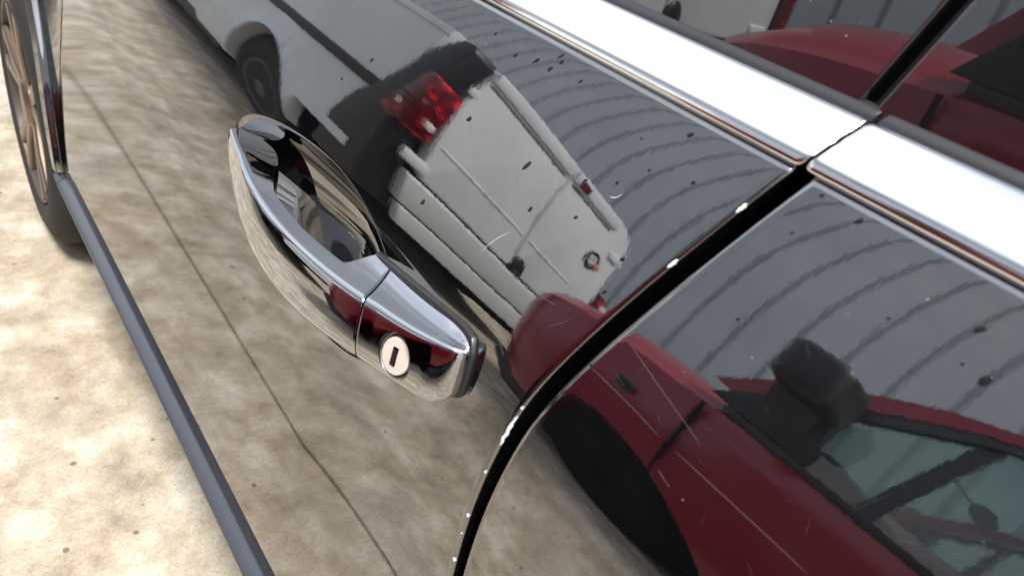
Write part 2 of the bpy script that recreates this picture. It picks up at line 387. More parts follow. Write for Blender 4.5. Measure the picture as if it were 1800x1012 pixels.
def pane(name, yE, ylim, label):
    zs_ = np.linspace(.945, 1.36, 50); P = []
    for z in zs_:
        e = yE(z); ys = np.concatenate([np.linspace(ylim, e, 60)[:-1], e - np.sign(e - ylim) * np.array([.006, .002, .001, .0005, .0002, 0])])
        dz = z - .9545; x = .0712 + plan(ys) + math.tan(R(4.0)) * dz + .25 * max(0, dz - .08) ** 2
        row = np.stack([x, ys, np.full_like(ys, z)], -1)
        last = row[-1:].copy(); last[:, 0] += .004; s = np.sign(e - ylim)
        lip = row[-1:].copy(); lip[:, 0] += .0006; lip[:, 1] += s * .0008; last[:, 1] += s * .001
        P.append(np.concatenate([row, lip, last]))
    o = grid(name, np.array(P), M['glass'], car); o['label'] = label; return o
pane('window_glass', lambda z: .1445 - .34 * (z - .956), 1.05, 'dark front window glass')
pane('window_glass', lambda z: .1360 - .34 * (z - .956), -.75, 'dark rear window glass')
# pillar between the panes: black, with a slim seal standing in the gap
def pillar(name, y0, y1, x, material):
    zs_ = np.linspace(.935, 1.36, 12); P = []
    for z in zs_:
        c = -.34 * (z - .956); xx = .0712 + math.tan(R(4.0)) * (z - .9545) + .25 * max(0, z - 1.0345) ** 2 + x
        P.append([(xx + .02, y0 + c, z), (xx, y0 + c, z), (xx, y1 + c, z), (xx + .02, y1 + c, z)])
    return grid(name, np.array(P), material, car, closed_c=True, caps=True, angle=30)
pillar('door_pillar', .10, .175, .012, M['black'])
pillar('pillar_seal', .1372, .1398, .0045, M['seal'])
bevel_box('interior', (.16, -1.3, .45), (1.4, 1.0, 1.35), M['black'], car, .02)

# ------------------------------------------------------------------ chrome door handle
XO = ([.20, .232, .245, .27, .30, .34, .38, .42, .46, .50, .53, .56, .585], [-.012, -.020, -.0225, -.0285, -.035, -.0415, -.045, -.0445, -.040, -.032, -.0245, -.0155, -.006])
ZL = ([.22, .24, .27, .306, .357, .411, .468, .51, .545, .57, .585], [.768, .764, .759, .7544, .7467, .744, .745, .750, .756, .7595, .761])
ZR = ([.22, .232, .248, .257, .2745, .303, .328, .3645, .414, .4686, .51, .545, .57, .585], [.801, .797, .7926, .7898, .7842, .7803, .7799, .7784, .7761, .7715, .769, .7665, .7645, .7635])
_XO = np.polyfit(*XO, 5); _ZL = np.polyfit(*ZL, 5); _ZR = np.polyfit(*ZR, 5)
def hsec(y, n=20):
    xo = float(np.polyval(_XO, y)); zl = float(np.polyval(_ZL, y)) - .0025; zt = float(np.polyval(_ZR, y)) + .0035
    door = float(S(y, .785))
    a = float(sstep(.312, .336, y)); b = float(1 - sstep(.44, .535, y)); thin = a * b
    k = min(1.0, max(.25, (door - xo) / .03))          # everything gets finer towards the tip
    Lp = np.array([xo + .0045 * k, zl]); Rp = np.array([xo + .0063 * k, zt])
    p1 = Lp + np.array([-.0046, .0070]) * k; p2 = Rp + np.array([-.0040, -.0110]) * k
    t = np.linspace(0, 1, n)[:, None]
    outer = (1 - t) ** 3 * Lp + 3 * t * (1 - t) ** 2 * p1 + 3 * t * t * (1 - t) * p2 + t ** 3 * Rp
    r_ = .0042 * k; t0 = math.atan2(.0040, .0110); c = Rp - r_ * np.array([-math.cos(t0), math.sin(t0)])
    arc = np.array([c + r_ * np.array([-math.cos(q), math.sin(q)]) for q in np.linspace(t0, R(84), 8)[1:]])
    zt2 = arc[-1][1]
    xi = ((door + .0025) * (1 - a) + (door + .006) * a) * (1 - thin) + (xo + .0195) * thin
    zi = zt2 + .0030 * (1 - a) - .0005 * a * b - .0015 * (1 - b)
    xi = max(xi, arc[-1][0] + .001)
    tf = np.linspace(0, 1, 7)[1:, None]
    top = arc[-1] + (np.array([xi, zi]) - arc[-1]) * tf + np.array([[0, -.0016 * (1 - thin) * k]]) * 4 * tf * (1 - tf)
    h = zt - zl
    inner = np.array([[xi + .0006, zi - .0012], [xi + .0008, zi - .3 * h], [xi, zl + .30 * h], [xi - .003 * thin, zl + .06 * h], [(xi + xo) / 2 + .003, zl - .0012 * k], [xo + .0065 * k, zl - .0010 * k]])
    return np.concatenate([outer, arc, top, inner])
def handle_part(name, y0, y1, n, parent, round_rear=0, round_front=0, edge0=True, edge1=True):
    ys = np.unique(np.concatenate([np.linspace(y0, y1, n), y0 + np.array([.0001, .0002, .0005, .001, .0016, .0024, .0036, .005, .007, .009, .012]), y1 - np.array([.0002, .0005, .001, .0016, .003, .006])]))
    P = []
    for y in ys:
        s = hsec(y); cm = s.mean(0)
        if round_rear and y < y0 + round_rear:
            u = 1 - (y - y0) / round_rear; f = max(1e-4, 1 - u ** 2.4) ** (1 / 2.4); cx = s[:, 0].max(); wt = (cx - s[:, 0]) / (cx - s[:, 0].min())
            s = np.stack([cx + (s[:, 0] - cx) * (.30 + .70 * f), cm[1] + (s[:, 1] - cm[1]) * (1 - (1 - f) * (.16 + .34 * wt))], -1)
        if round_front and y > y1 - round_front:
            u = 1 - (y1 - y) / round_front; f = math.sqrt(max(1e-4, 1 - u * u)); cx = s[:, 0].max()
            s = np.stack([cx + (s[:, 0] - cx) * (.35 + .65 * f), cm[1] + (s[:, 1] - cm[1]) * (.35 + .65 * f)], -1)
        for on, d in ((edge0 and not round_rear, y - y0), (edge1 and not round_front, y1 - y)):
            if on and d < .0012: s = cm + (s - cm) * (1 - .05 * (1 - d / .0012) ** 2)
        sk = .74 * (s[:, 0] - s[:, 0].min()) * float(1 - sstep(.345, .42, y))   # the rear foot runs forward towards the door
        P.append(np.stack([s[:, 0], y + sk, s[:, 1]], -1))
    return grid(name, np.array(P), M['chrome'], parent, closed_c=True, caps=True, angle=40)
handle = handle_part('door_handle', .3041, .5800, 170, car, round_front=.006)
handle['label'] = 'chrome pull handle of the front door'
cap = handle_part('handle_end_cap', .2385, .3030, 60, handle, round_rear=.017)
# lock: recessed round well with a warm metal disc and a key slot
lc = Vector((-.0288, .2735, .7735)); ln = Vector((-1, -.24, .26)).normalized()
lq = ln.to_track_quat('Z', 'Y'); LR = .0122
def disc_ring(name, prof, material, parent, n=56, angle=35):
    a = np.linspace(0, 2 * math.pi, n, endpoint=False); P = np.zeros((len(prof), n, 3))
    for i, (r_, h_) in enumerate(prof):
        for j, t_ in enumerate(a): P[i, j] = lc + lq @ Vector((r_ * math.cos(t_), r_ * 1.08 * math.sin(t_), h_))
    return grid(name, P, material, parent, closed_c=True, caps=True, angle=angle)
cutter = disc_ring('cutter', [(LR, -.013), (LR, .02)], M['chrome'], None)
boolean(cap, cutter)
disc_ring('lock_well', [(LR - .0001, -.0120), (LR - .0001, -.0042), (LR - .0008, -.0036), (LR - .0016, -.0044), (LR - .0024, -.0075), (LR - .0030, -.0120)], M['lock_dark'], handle)
lk = disc_ring('lock_cylinder', [(.0094, -.012), (.0094, -.0028), (.0090, -.0023), (.0001, -.0019)], M['lock'], handle)
xs = lq @ Vector((1, 0, 0)); up_ = Vector((0, .05, 1)); ax = (up_ - up_.dot(ln) * ln).normalized(); bx = ln.cross(ax)
def plate(name, c, ha, hb, hn, material, parent):
    v = [c + ax * (ha * i) + bx * (hb * j) + ln * (hn * k) for k in (-1, 1) for i, j in ((-1, -1), (1, -1), (1, 1), (-1, 1))]
    return obj(name, [tuple(x) for x in v], [(0, 3, 2, 1), (4, 5, 6, 7), (0, 1, 5, 4), (1, 2, 6, 5), (2, 3, 7, 6), (3, 0, 4, 7)], material, parent, False)
sl = lc - ln * .0018
plate('key_slot', sl, .0050, .0017, .0003, M['black'], handle)
plate('slot_shutter', sl + ln * .0003 + ax * -.0003, .0042, .0010, .00012, M['lock_dark'], handle)
# rubber gasket under the rear foot
near = []
for o_ in (cap, handle):
    for v in o_.data.vertices:
        q = o_.matrix_basis.translation if o_.parent is None else wmat(o_).translation
        x_, y_, z_ = v.co + q
        if y_ < .345 and x_ > float(S(y_, z_)) - .0045: near.append((round(y_, 5), round(z_, 5)))
def hull(p):
    p = sorted(set(p)); cr_ = lambda o, a, b: (a[0] - o[0]) * (b[1] - o[1]) - (a[1] - o[1]) * (b[0] - o[0])
    def half(q):
        h = []
        for t in q:
            while len(h) > 1 and cr_(h[-2], h[-1], t) <= 0: h.pop()
            h.append(t)
        return h[:-1]
    return half(p) + half(p[::-1])
hq = np.array(hull(near)); hc = hq.mean(0); dv = hq - hc; gp = hq + dv / np.linalg.norm(dv, axis=1, keepdims=True) * .0016
G = np.array(gp); Pg = []
for dx, sc_ in ((.004, 1.0), (-.0012, 1.0), (-.0022, .985), (-.0024, .93)):
    c = G.mean(0); q = c + (G - c) * sc_; Pg.append(np.stack([S(q[:, 0], q[:, 1]) + dx, q[:, 0], q[:, 1]], -1))
grid('handle_gasket', np.array(Pg), M['gasket'], handle, closed_c=True, caps=True, angle=50)

# ------------------------------------------------------------------ front wheel of the black car
wx = -.012
wheel = lathe('front_wheel', [(.19, .20), (.19, .285), (.175, .300), (.06, .302), (.030, .296), (.010, .280), (.001, .255), (-.001, .235), (.006, .212), (.02, .205), (.02, .20)], wx, WY, .302, M['tyre'], car, 96)
lathe('rim', [(.15, .18), (.15, .207), (.012, .210), (.004, .206), (.006, .200), (.02, .196), (.07, .188), (.075, .02)], wx, WY, .302, M['alloy_dark'], wheel, 80)
for k in range(5):
    for s in (-1, 1):
        a = 2 * math.pi * k / 5 + .32 + s * .20
        v = []
        for r_, wd, x0, x1 in ((.045, .017, .012, .05), (.12, .013, .006, .05), (.196, .016, .004, .03)):
            aa = a - s * .20 * (1 - r_ / .2) * .55
            c = Vector((0, math.cos(aa) * r_, math.sin(aa) * r_)); tt = Vector((0, -math.sin(aa), math.cos(aa)))
            for sgn, xx in ((-1, x1), (-1, x0 + .004), (-.7, x0), (.7, x0), (1, x0 + .004), (1, x1)):
                q = c + tt * (wd * sgn); v.append((wx + xx, WY + q.y, .302 + q.z))
        f = [tuple(q) for q in gridfaces(3, 6, closed_c=True)] + [tuple(range(6)), tuple(range(12, 18))]
        obj('spoke', v, f, M['alloy'], wheel, True, 25)
lathe('hub_cap', [(.05, .05), (.012, .05), (.004, .042), (.002, .02), (.002, .0005)], wx, WY, .302, M['alloy'], wheel, 40)
lathe('wheel_arch_liner', [(.06, .352), (.26, .352), (.262, .05)], 0, WY, WZ, M['black'], car, 64)

# ------------------------------------------------------------------ marks on the paint
def snorm(y, z, e=1e-4):
    dy = (S(y + e, z) - S(y - e, z)) / (2 * e); dz = (S(y, z + e) - S(y, z - e)) / (2 * e)
    return Vector((-1, float(dy), float(dz))).normalized()
def drop(y, z, r_, el, ang, parent):
    n = snorm(y, z); u = Vector((0, 1, 0)); u = (u - u.dot(n) * n).normalized(); v = n.cross(u)
    c = Vector((float(S(y, z)), y, z)); ca, sa = math.cos(ang), math.sin(ang)
    P = []
    rings = ((1.0, -.00002), (.93, .10), (.7, .24), (.4, .33), (.06, .36)); k = 16
    wob = [1 + .12 * math.sin(2 * t + ang * 3) + .07 * math.sin(3 * t + y * 90) for t in np.linspace(0, 2 * math.pi, k, endpoint=False)]
    for rr, hh in rings:
        row = []
        for j, t in enumerate(np.linspace(0, 2 * math.pi, k, endpoint=False)):
            a = math.cos(t) * r_ * rr * el * wob[j]; b = math.sin(t) * r_ * rr * wob[j] * (1 - .35 * math.cos(t) * (el > 1.6))
            q = c + u * (a * ca - b * sa) + v * (a * sa + b * ca) + n * (hh * r_ * .55 if hh > 0 else hh); row.append(tuple(q))
        P.append(row)
    grid('water_mark', np.array(P), M['drop'], parent, closed_c=True, caps=True)
DROPS = [(.3047, .9164, 1, 1.5), (.2902, .9185, 1, 2.2), (.2789, .9186, 1.2, 1.3), (.2774, .925, .8, 2.6), (.2748, .9232, 1.1, 1.4), (.2578, .9203, .8, 1.5), (.191, .923, 1.1, 1.4), (.261, .8795, 1.1, 2.8), (.3134, .881, 1.4, 1.3), (.3206, .8323, 1.2, 1.7), (.419, .8749, 1.2, 1.6), (.4436, .8547, .8, 1.7), (.2249, .8888, .8, 1.6), (.2091, .895, .7, 1.6), (.2194, .8746, .8, 1.5), (.1864, .858, .7, 2), (.1867, .8727, .9, 1.6), (.2459, .8653, .9, 2), (.1771, .9097, .8, 1.3), (.1983, .9053, .6, 1.6), (.3263, .92, .9, 1.4), (.2105, .9134, .5, 1.3),
         (.0546, .9054, 1.3, 1.7), (.0642, .9159, 1.0, 1.8), (.1304, .9262, .7, 1.4), (.1142, .9249, .9, 1.8), (.1311, .9124, .5, 1.4), (.1738, .8314, .6, 1.4), (.0621, .906, .5, 1.3), (.0872, .9059, .5, 1.4), (.1296, .8802, .6, 1.5)]
for y, z, r_, el in DROPS:
    drop(y, z, r_ * .00105, el, R(random.uniform(50, 80)), front_door if y > gap_front(z) else rear_door)
def ribbon(name, pts, wd, material, parent, lift=.00012, jag=0):
    pts = np.array(pts); t = np.linspace(0, len(pts) - 1, len(pts) * 9)
    yy = np.interp(t, np.arange(len(pts)), pts[:, 0]); zz = np.interp(t, np.arange(len(pts)), pts[:, 1])
    if len(pts) == 3:
        u = t / 2; yy = (1 - u) ** 2 * pts[0, 0] + 2 * u * (1 - u) * (2 * pts[1, 0] - .5 * (pts[0, 0] + pts[2, 0])) + u * u * pts[2, 0]
        zz = (1 - u) ** 2 * pts[0, 1] + 2 * u * (1 - u) * (2 * pts[1, 1] - .5 * (pts[0, 1] + pts[2, 1])) + u * u * pts[2, 1]
    P = []
    for i in range(len(t)):
        n = snorm(yy[i], zz[i]); j = min(i, len(t) - 2); d = Vector((0, yy[j + 1] - yy[j], zz[j + 1] - zz[j]))
        s = n.cross(d).normalized(); f = math.sin(math.pi * (i + .3) / (len(t) - .4)) ** .5
        a = wd * f * (1 + jag * random.uniform(-1, 1)); b = wd * f * (1 + jag * random.uniform(-1, 1))
        c = Vector((float(S(yy[i], zz[i])), yy[i], zz[i])) + n * lift
        P.append([tuple(c - s * a), tuple(c + s * b - n * lift * .5)])
    return grid(name, np.array(P), material, parent)
SCR = [[[.1782, .8242], [.1622, .8201], [.1459, .817]], [[.1745, .8309], [.1517, .8305], [.1312, .8292]], [[.162, .8487], [.1451, .8445], [.116, .8377]], [[.1219, .8292], [.0937, .8294], [.0614, .8293]], [[.263, .8329], [.2588, .8421], [.2506, .8518]], [[.2087, .8892], [.2054, .8905], [.2035, .8934]], [[.2302, .8194], [.2254, .8179]], [[.2201, .8182], [.2199, .8243]], [[.2050, .8306], [.1985, .8361], [.1910, .8457]], [[.1635, .8219], [.1451, .8105], [.129, .7982]], [[.2151, .8389], [.2056, .8404]], [[.2253, .8087], [.22, .8054]], [[.1244, .8192], [.1169, .8173]]]
for i, s in enumerate(SCR):
    if i in (0, 9): continue
    bright = i in (4, 5)
    ribbon('scratch', s, .00012 if bright else .00005, M['chip'] if bright else M['scratch'], front_door if s[0][0] > gap_front(s[0][1]) else rear_door, .0001)
rs = np.random.default_rng(11)
def hairlines(n, ya_, yb_, za_, zb_, parent):
    V = []; F = []
    for k in range(n):
        y = rs.uniform(ya_, yb_); z = rs.uniform(za_, zb_)
        if abs(y - float(gap_front(z))) < .02: continue
        a = rs.normal(.2, .9); ln_ = rs.uniform(.002, .012); wd = rs.uniform(.000018, .00004); dy, dz = math.cos(a), math.sin(a); cv = rs.uniform(-.25, .25)
        b0 = len(V)
        for i in range(5):
            t = i / 4 - .5; yy = y + ln_ * (t * dy - cv * t * t * dz); zz = z + ln_ * (t * dz + cv * t * t * dy); n_ = snorm(yy, zz)
            f = wd * (1 - 3.2 * t * t)
            for s_ in (-1, 1):
                y2, z2 = yy - s_ * f * dz, zz + s_ * f * dy; V.append((float(S(y2, z2)) - .00006, y2, z2))
        F += [(b0 + 2 * i, b0 + 2 * i + 1, b0 + 2 * i + 3, b0 + 2 * i + 2) for i in range(4)]
    o = obj('fine_scratches', V, F, M['scratch'], parent); o['kind'] = 'stuff'; return o
hairlines(60, .23, .42, .825, .92, front_door); hairlines(55, .0, .18, .80, .92, rear_door)
def chip(za, zb, wd, off=.0012):
    P = []; n = 13
    for i in range(n):
        z = za + (zb - za) * i / (n - 1); f = math.sin(math.pi * (i + .6) / (n + .2)) ** .6; c = float(gap_front(z)) + off + random.uniform(-.25, .25) * wd; row = []
        for s in (-1, -.4, .3, 1):
            yy = c + s * wd * f * random.uniform(.45, 1.25); e = yy - float(gap_front(z)); u = min(1, max(0, (.0032 - e) / .0032))
            row.append((float(S(yy, z)) + .0032 - math.sqrt(max(0, .0032 ** 2 - (u * .0032) ** 2)) - .00015, yy, z))
        P.append(row)
    grid('paint_chip', np.array(P), M['chip'], front_door)
chip(.766, .787, .0008, .0009); chip(.9085, .9128, .0007, .0012); chip(.880, .8845, .0008); chip(.745, .7475, .0006); chip(.713, .7158, .0007); chip(.679, .682, .0008); chip(.7915, .7940, .0006); chip(.700, .7015, .0004)

# ------------------------------------------------------------------ ground: concrete slabs with open joints
gr = obj('ground', [(-60, -60, -.05), (60, -60, -.05), (60, 60, -.05), (-60, 60, -.05)], [(0, 1, 2, 3)], M['ground'], None, False); gr['kind'] = 'structure'
sx, sy = 2.9, 3.0; slab_me = None
for i in range(-4, 4):
    for j in range(-3, 7):
        x0, y0 = -.288 + i * sx, 2.95 + (j - 1) * sy
        if slab_me is None:
            o = bevel_box('concrete_slab', (x0 + .0013, y0 + .0013, -.06), (x0 + sx - .0013, y0 + sy - .0013, 0), M['concrete'], gr, .004, 2); slab_me = o.data
        else:
            o = bpy.data.objects.new('concrete_slab', slab_me); o.location = (x0 + sx / 2, y0 + sy / 2, -.03); C.objects.link(o); attach(o, gr)

# ------------------------------------------------------------------ steel clad wall
wall = empty('steel_clad_wall', (-4.72, 4, 0)); tag(wall, 'tall grey steel clad wall of upright ribbed sheets, mirrored in the doors', 'wall')
me0 = None; pw = .33
for i in range(46):
    y0 = -4.2 + i * pw + .0
    if me0 is None:
        sec = [(-4.700, y0 + .001), (-4.698, y0 + .012), (-4.654, y0 + .024), (-4.650, y0 + .040), (-4.656, y0 + .10), (-4.655, y0 + pw * .5), (-4.656, y0 + pw - .08), (-4.650, y0 + pw - .034), (-4.652, y0 + pw - .030), (-4.698, y0 + pw - .014), (-4.700, y0 + pw + .002)]
        v = [(x, y, z) for z in (0, 5.6) for x, y in sec]; k = len(sec)
        f = [(a, a + 1, k + a + 1, k + a) for a in range(k - 1)]
        o = obj('cladding_sheet', v, f, M['cladding'], wall, True, 25); me0 = o.data; l0 = o.location.copy()
    else:
        o = bpy.data.objects.new('cladding_sheet', me0); o.location = l0 + Vector((0, i * pw, 0)); C.objects.link(o); attach(o, wall)
bevel_box('wall_core', (-4.95, -4.3, 0), (-4.71, 11.1, 5.58), M['cladding'], wall, 0)
bevel_box('wall_capping', (-4.98, -4.3, 5.601), (-4.62, 11.1, 5.70), M['cladding'], wall, .01)

# ------------------------------------------------------------------ silver pickup
VX, VY = -1.085, 2.05
van = empty('pickup_truck', (-1.9, 4.3, 0)); tag(van, 'pale silver pickup with black rear corner and red tail lamp, mirrored in the front door', 'pickup truck')
def bed_side(name, s, parent):
    sec = [(0.06, .36), (.012, .36), (.0, .40), (-.004, .50), (.006, .62), (.022, .70), (.030, .80), (.030, 1.05), (.022, 1.30), (.020, 1.375), (.034, 1.385), (.034, 1.40), (.018, 1.41), (.014, 1.45), (.022, 1.475), (.05, 1.485), (.10, 1.47), (.10, 1.36)]
    ys = np.unique(np.concatenate([np.linspace(VY + .07, 4.0, 60), 3.0 + .40 * np.cos(np.linspace(0, math.pi, 41))]))
    P = np.zeros((len(ys), len(sec), 3))
    for i, y in enumerate(ys):
        arch = .33 + math.sqrt(max(0, .40 ** 2 - (y - 3.0) ** 2)) if abs(y - 3.0) < .40 else 0
        for j, (dx, z) in enumerate(sec):
            zz_ = max(z, .56) if y < 2.58 else z
            if zz_ < arch: zz_ = arch + .002 * j
            fl = .035 * math.exp(-((math.hypot(y - 3.0, zz_ - .33) - .43) / .05) ** 2) if zz_ < .86 and j > 0 else 0
            P[i, j] = (VX + (-(dx - fl) if s > 0 else -(1.60 - dx + fl)), y, zz_)
    return grid(name, P, M['silver'], parent, closed_c=True, caps=True, angle=40)
for s in (1, -1):
    o = bed_side('bed_side', s, van)
bevel_box('wheel_housing', (VX - 1.50, 2.56, .30), (VX - .10, 3.44, .78), M['black'], van, .02)
def small_wheel(parent, x, y, r_, s, n=48, rim='steel', tyre='tyre'):
    wv = lathe('wheel', [(-.10, .6 * r_), (-.10, .93 * r_), (-.085, r_), (.07, r_), (.092, .95 * r_), (.10, .84 * r_), (.098, .68 * r_), (.086, .63 * r_), (.085, .6 * r_)] if s > 0 else [(.10, .6 * r_), (.10, .93 * r_), (.085, r_), (-.07, r_), (-.092, .95 * r_), (-.10, .84 * r_), (-.098, .68 * r_), (-.085, .6 * r_)], x, y, r_, M[tyre], parent, n)
    lathe('rim', [(s * .04, .62 * r_), (s * .092, .63 * r_), (s * .088, .58 * r_), (s * .06, .52 * r_), (s * .068, .30 * r_), (s * .085, .20 * r_), (s * .085, .005)], x, y, r_, M[rim], wv, n)
    for k in range(12):
        a = 2 * math.pi * k / 12
        lathe('rim_slot', [(s * .05, .055 * r_), (s * .078, .055 * r_)], x, y + .42 * r_ * math.cos(a), r_ + .42 * r_ * math.sin(a), M['black'], wv, 10)
    return wv
for y in (3.0, 6.1):
    small_wheel(van, VX - .12, y, .345, 1); small_wheel(van, VX - 1.48, y, .345, -1)
bevel_box('bed_floor', (VX - 1.56, VY + .06, .60), (VX - .06, 4.0, .70), M['plastic'], van, .01)
bevel_box('bed_cover', (VX - 1.50, VY + .06, 1.415), (VX - .09, 3.98, 1.455), M['plastic'], van, .01)
bevel_box('chassis', (VX - 1.40, VY + .12, .26), (VX - .22, 6.6, .58), M['black'], van, .02)
for s in (1, -1):
    xo_ = VX - .022 if s > 0 else VX - 1.578
    bevel_box('side_moulding', (xo_ - .012 if s > 0 else xo_ - .006, VY + .10, .865), (xo_ + .006 if s > 0 else xo_ + .012, 4.0, .925), M['plastic'], van, .004)
    xa, xb = (VX - .14, VX - .004) if s > 0 else (VX - 1.596, VX - 1.46)
    # black rear corner, from the bumper up to the bed rail
    prism('rear_corner', [(VY - .02, .42), (VY + .30, .42), (VY + .20, .70), (VY + .05, 1.10), (VY - .0, 1.22), (VY - .05, 1.20), (VY - .05, .8)] if s < 0 else [(VY - .03, .42), (VY + .33, .42), (VY + .27, .56), (VY + .26, .66), (VY + .19, .80), (VY + .11, .90), (VY + .055, 1.08), (VY + .02, 1.28), (VY - .02, 1.44), (VY - .09, 1.455), (VY - .12, 1.40), (VY - .085, 1.1), (VY - .04, .8)], xa, xb, M['plastic'], van, .012)
    xl0, xl1 = (VX - .145, VX + .002) if s > 0 else (VX - 1.606, VX - 1.555)
    tl = prism('tail_lamp', [(VY - .02, .80), (VY + .03, .84), (VY - .03, 1.02), (VY - .06, 1.14), (VY - .115, 1.14), (VY - .115, 1.0), (VY - .08, .83)] if s > 0 else [(VY - .02, .64), (VY + .02, .68), (VY - .03, .90), (VY - .06, .96), (VY - .115, .96), (VY - .115, .66)], xl0, xl1, M['lamp'], van, .01)
    bevel_box('lamp_reflector', (xl0 + .03 if s > 0 else xl1 - .10, VY - .117, .885), (xl0 + .075 if s > 0 else xl1 - .03, VY - .09, .925), M['lampw'], tl, .008)
    bevel_box('lamp_reflector', (xl1 - .04 if s > 0 else xl0, VY - .050, .885), (xl1 + .002 if s > 0 else xl0 + .04, VY - .020, .925), M['lampw'], tl, .008)
    bevel_box('lamp_divider', (xl0 - .002 if s > 0 else xl0 - .003, VY - .10, .955), (xl1 + .003 if s > 0 else xl1 + .002, VY - .01, .972), M['plastic'], tl, .003)
    for zz_ in (.70, 1.20):
        bevel_box('hinge', (VX - .20 if s > 0 else VX - 1.52, VY - .088, zz_), (VX - .07 if s > 0 else VX - 1.40, VY - .06, zz_ + .055), M['silver'], van, .012)
def face(poly, y0, y1, name, material, bevel, parent=van): return prism(name, poly, y0, y1, material, parent, bevel, True, 'y')
gx0, gx1, gm = VX - 1.47, VX - .175, VX - .84
def leaf(xa, xb, ra, rb):
    pts = []
    def corner(cx, cz, r_, a0): return [(cx + r_ * math.cos(R(a0 + k * 15)), cz + r_ * math.sin(R(a0 + k * 15))) for k in range(7)]
    pts += corner(xb - rb, 1.46 - rb, rb, 0); pts += corner(xa + ra, 1.46 - ra, ra, 90); pts += corner(xa + .03, .71, .03, 180); pts += corner(xb - .03, .71, .03, 270)
    return pts
tg = face(leaf(gm + .003, gx1, .02, .06), VY - .075, VY - .01, 'tailgate_leaf', M['silver'], .012); 
tg2 = face(leaf(gx0 - .08, gm - .003, .24, .02), VY - .075, VY - .01, 'tailgate_leaf', M['silver'], .012)
for a, b, par in ((gm + .03, gx1 - .03, tg), (gx0 + .18, gm - .03, tg2)):
    bevel_box('pressed_line', (a, VY - .079, .865), (b, VY - .07, .880), M['silver'], par, .003)
    bevel_box('groove_shade_strip', (a, VY - .0775, 1.335), (b, VY - .07, 1.353), M['groove'], par, .002)  # flat dark strip, shade of the pressing put into its colour
    bevel_box('top_rail', (a - .02, VY - .088, 1.37), (b + .02, VY - .07, 1.46), M['silver'], par, .008)
bevel_box('brake_lamp', (VX - .97, VY - .100, 1.375), (VX - .89, VY - .085, 1.43), M['lamp'], van, .008)
bevel_box('bumper_bar', (VX - 1.48, VY - .092, .52), (VX - .12, VY - .03, .668), M['bumper'], van, .012, 3)
bevel_box('bumper_apron', (VX - 1.46, VY - .090, .38), (VX - .13, VY - .04, .512), M['bumper'], van, .012, 3)
def yring(name, cx, cz, r0, r1, y, material, parent, h=.012, ex=1.0, ez=1.0):
    n = 36; a = np.linspace(0, 2 * math.pi, n, endpoint=False); prof = [(r0, y), (r0, y - h), ((r0 + r1) / 2, y - h * 1.3), (r1, y - h), (r1, y)]
    P = np.zeros((5, n, 3))
    for i, (r_, y_) in enumerate(prof): P[i, :, 0] = cx + r_ * ex * np.cos(a); P[i, :, 1] = y_; P[i, :, 2] = cz + r_ * ez * np.sin(a)
    return grid(name, P, material, parent, closed_c=True, caps=(r0 < .01))
yring('tailgate_handle', VX - .885, .70, .002, .055, VY - .07, M['plastic'], tg2, .012, .95, 1.35)
yring('emblem_ring', VX - 1.33, 1.10, .045, .066, VY - .07, M['plastic'], tg2, .012)
yring('emblem_centre', VX - 1.33, 1.10, .002, .042, VY - .07, M['bumper'], tg2, .006)
bevel_box('emblem_flash', (VX - 1.41, VY - .09, 1.075), (VX - 1.35, VY - .078, 1.098), M['orange'], tg2, .004)
# cab and nose, ahead of the bed
cab = prism('cab', [(4.05, .34), (4.05, 1.10), (4.07, 1.62), (4.25, 1.70), (5.05, 1.68), (5.75, 1.12), (6.75, 1.02), (6.95, .85), (6.98, .40), (6.5, .34)], VX - 1.56, VX - .04, M['silver'], van, .04)
prism('side_window', [(4.30, 1.15), (4.32, 1.56), (5.0, 1.55), (5.50, 1.15)], VX - .046, VX - .036, M['plastic'], van)
bevel_box('side_step', (VX - .20, 3.62, .28), (VX - .03, 5.6, .42), M['plastic'], van, .02)
lathe('wheel_arch', [(0, .36), (.012, .36)], VX - .042, 6.1, .29, M['black'], van, 40)

PARENTS = [(o, o.parent) for o in van.children_recursive]
for o in list(van.children_recursive):      # the truck is a narrow one
    if o.type == 'MESH':
        for v in o.data.vertices: v.co.x *= .90
NARROW = [(o, wmat(o).translation.copy()) for o in van.children_recursive]
for o, t_ in NARROW:
    o.parent = None; o.matrix_parent_inverse = Matrix(); pass
    o.location = (VX + (t_.x - VX) * .90, t_.y, t_.z)
for o, p_ in PARENTS: attach(o, p_)

# ------------------------------------------------------------------ red hatchback
RX = -1.10
red = empty('red_hatchback', (-1.9, -.6, 0)); tag(red, 'red hatchback with black wing mirror and green tinted windows, mirrored in the rear door', 'car')
st = [  # y, half width loss, bottom z, shoulder z, centre z
    (1.34, .55, .36, .47, .50), (1.325, .30, .30, .58, .61), (1.28, .14, .26, .655, .70), (1.17, .055, .24, .705, .775), (1.03, .018, .23, .735, .82), (.86, .004, .23, .755, .84), (.70, 0, .23, .765, .85), (.55, 0, .22, .775, .88),
    (.2, 0, .22, .78, .88), (-.6, 0, .22, .79, .88), (-1.6, .01, .23, .80, .88), (-2.1, .05, .25, .80, .88), (-2.3, .16, .32, .76, .80), (-2.33, .3, .4, .6, .62)]
ysr = np.array([q[0] for q in st]); yq = np.unique(np.concatenate([np.linspace(1.34, 1.1, 16), np.linspace(1.1, .4, 24), np.linspace(.4, -2.33, 40)]))[::-1]
fs_ = [pchip(-ysr, [q[i] for q in st], -yq) for i in range(1, 5)]
Wd = 1.58; P = []
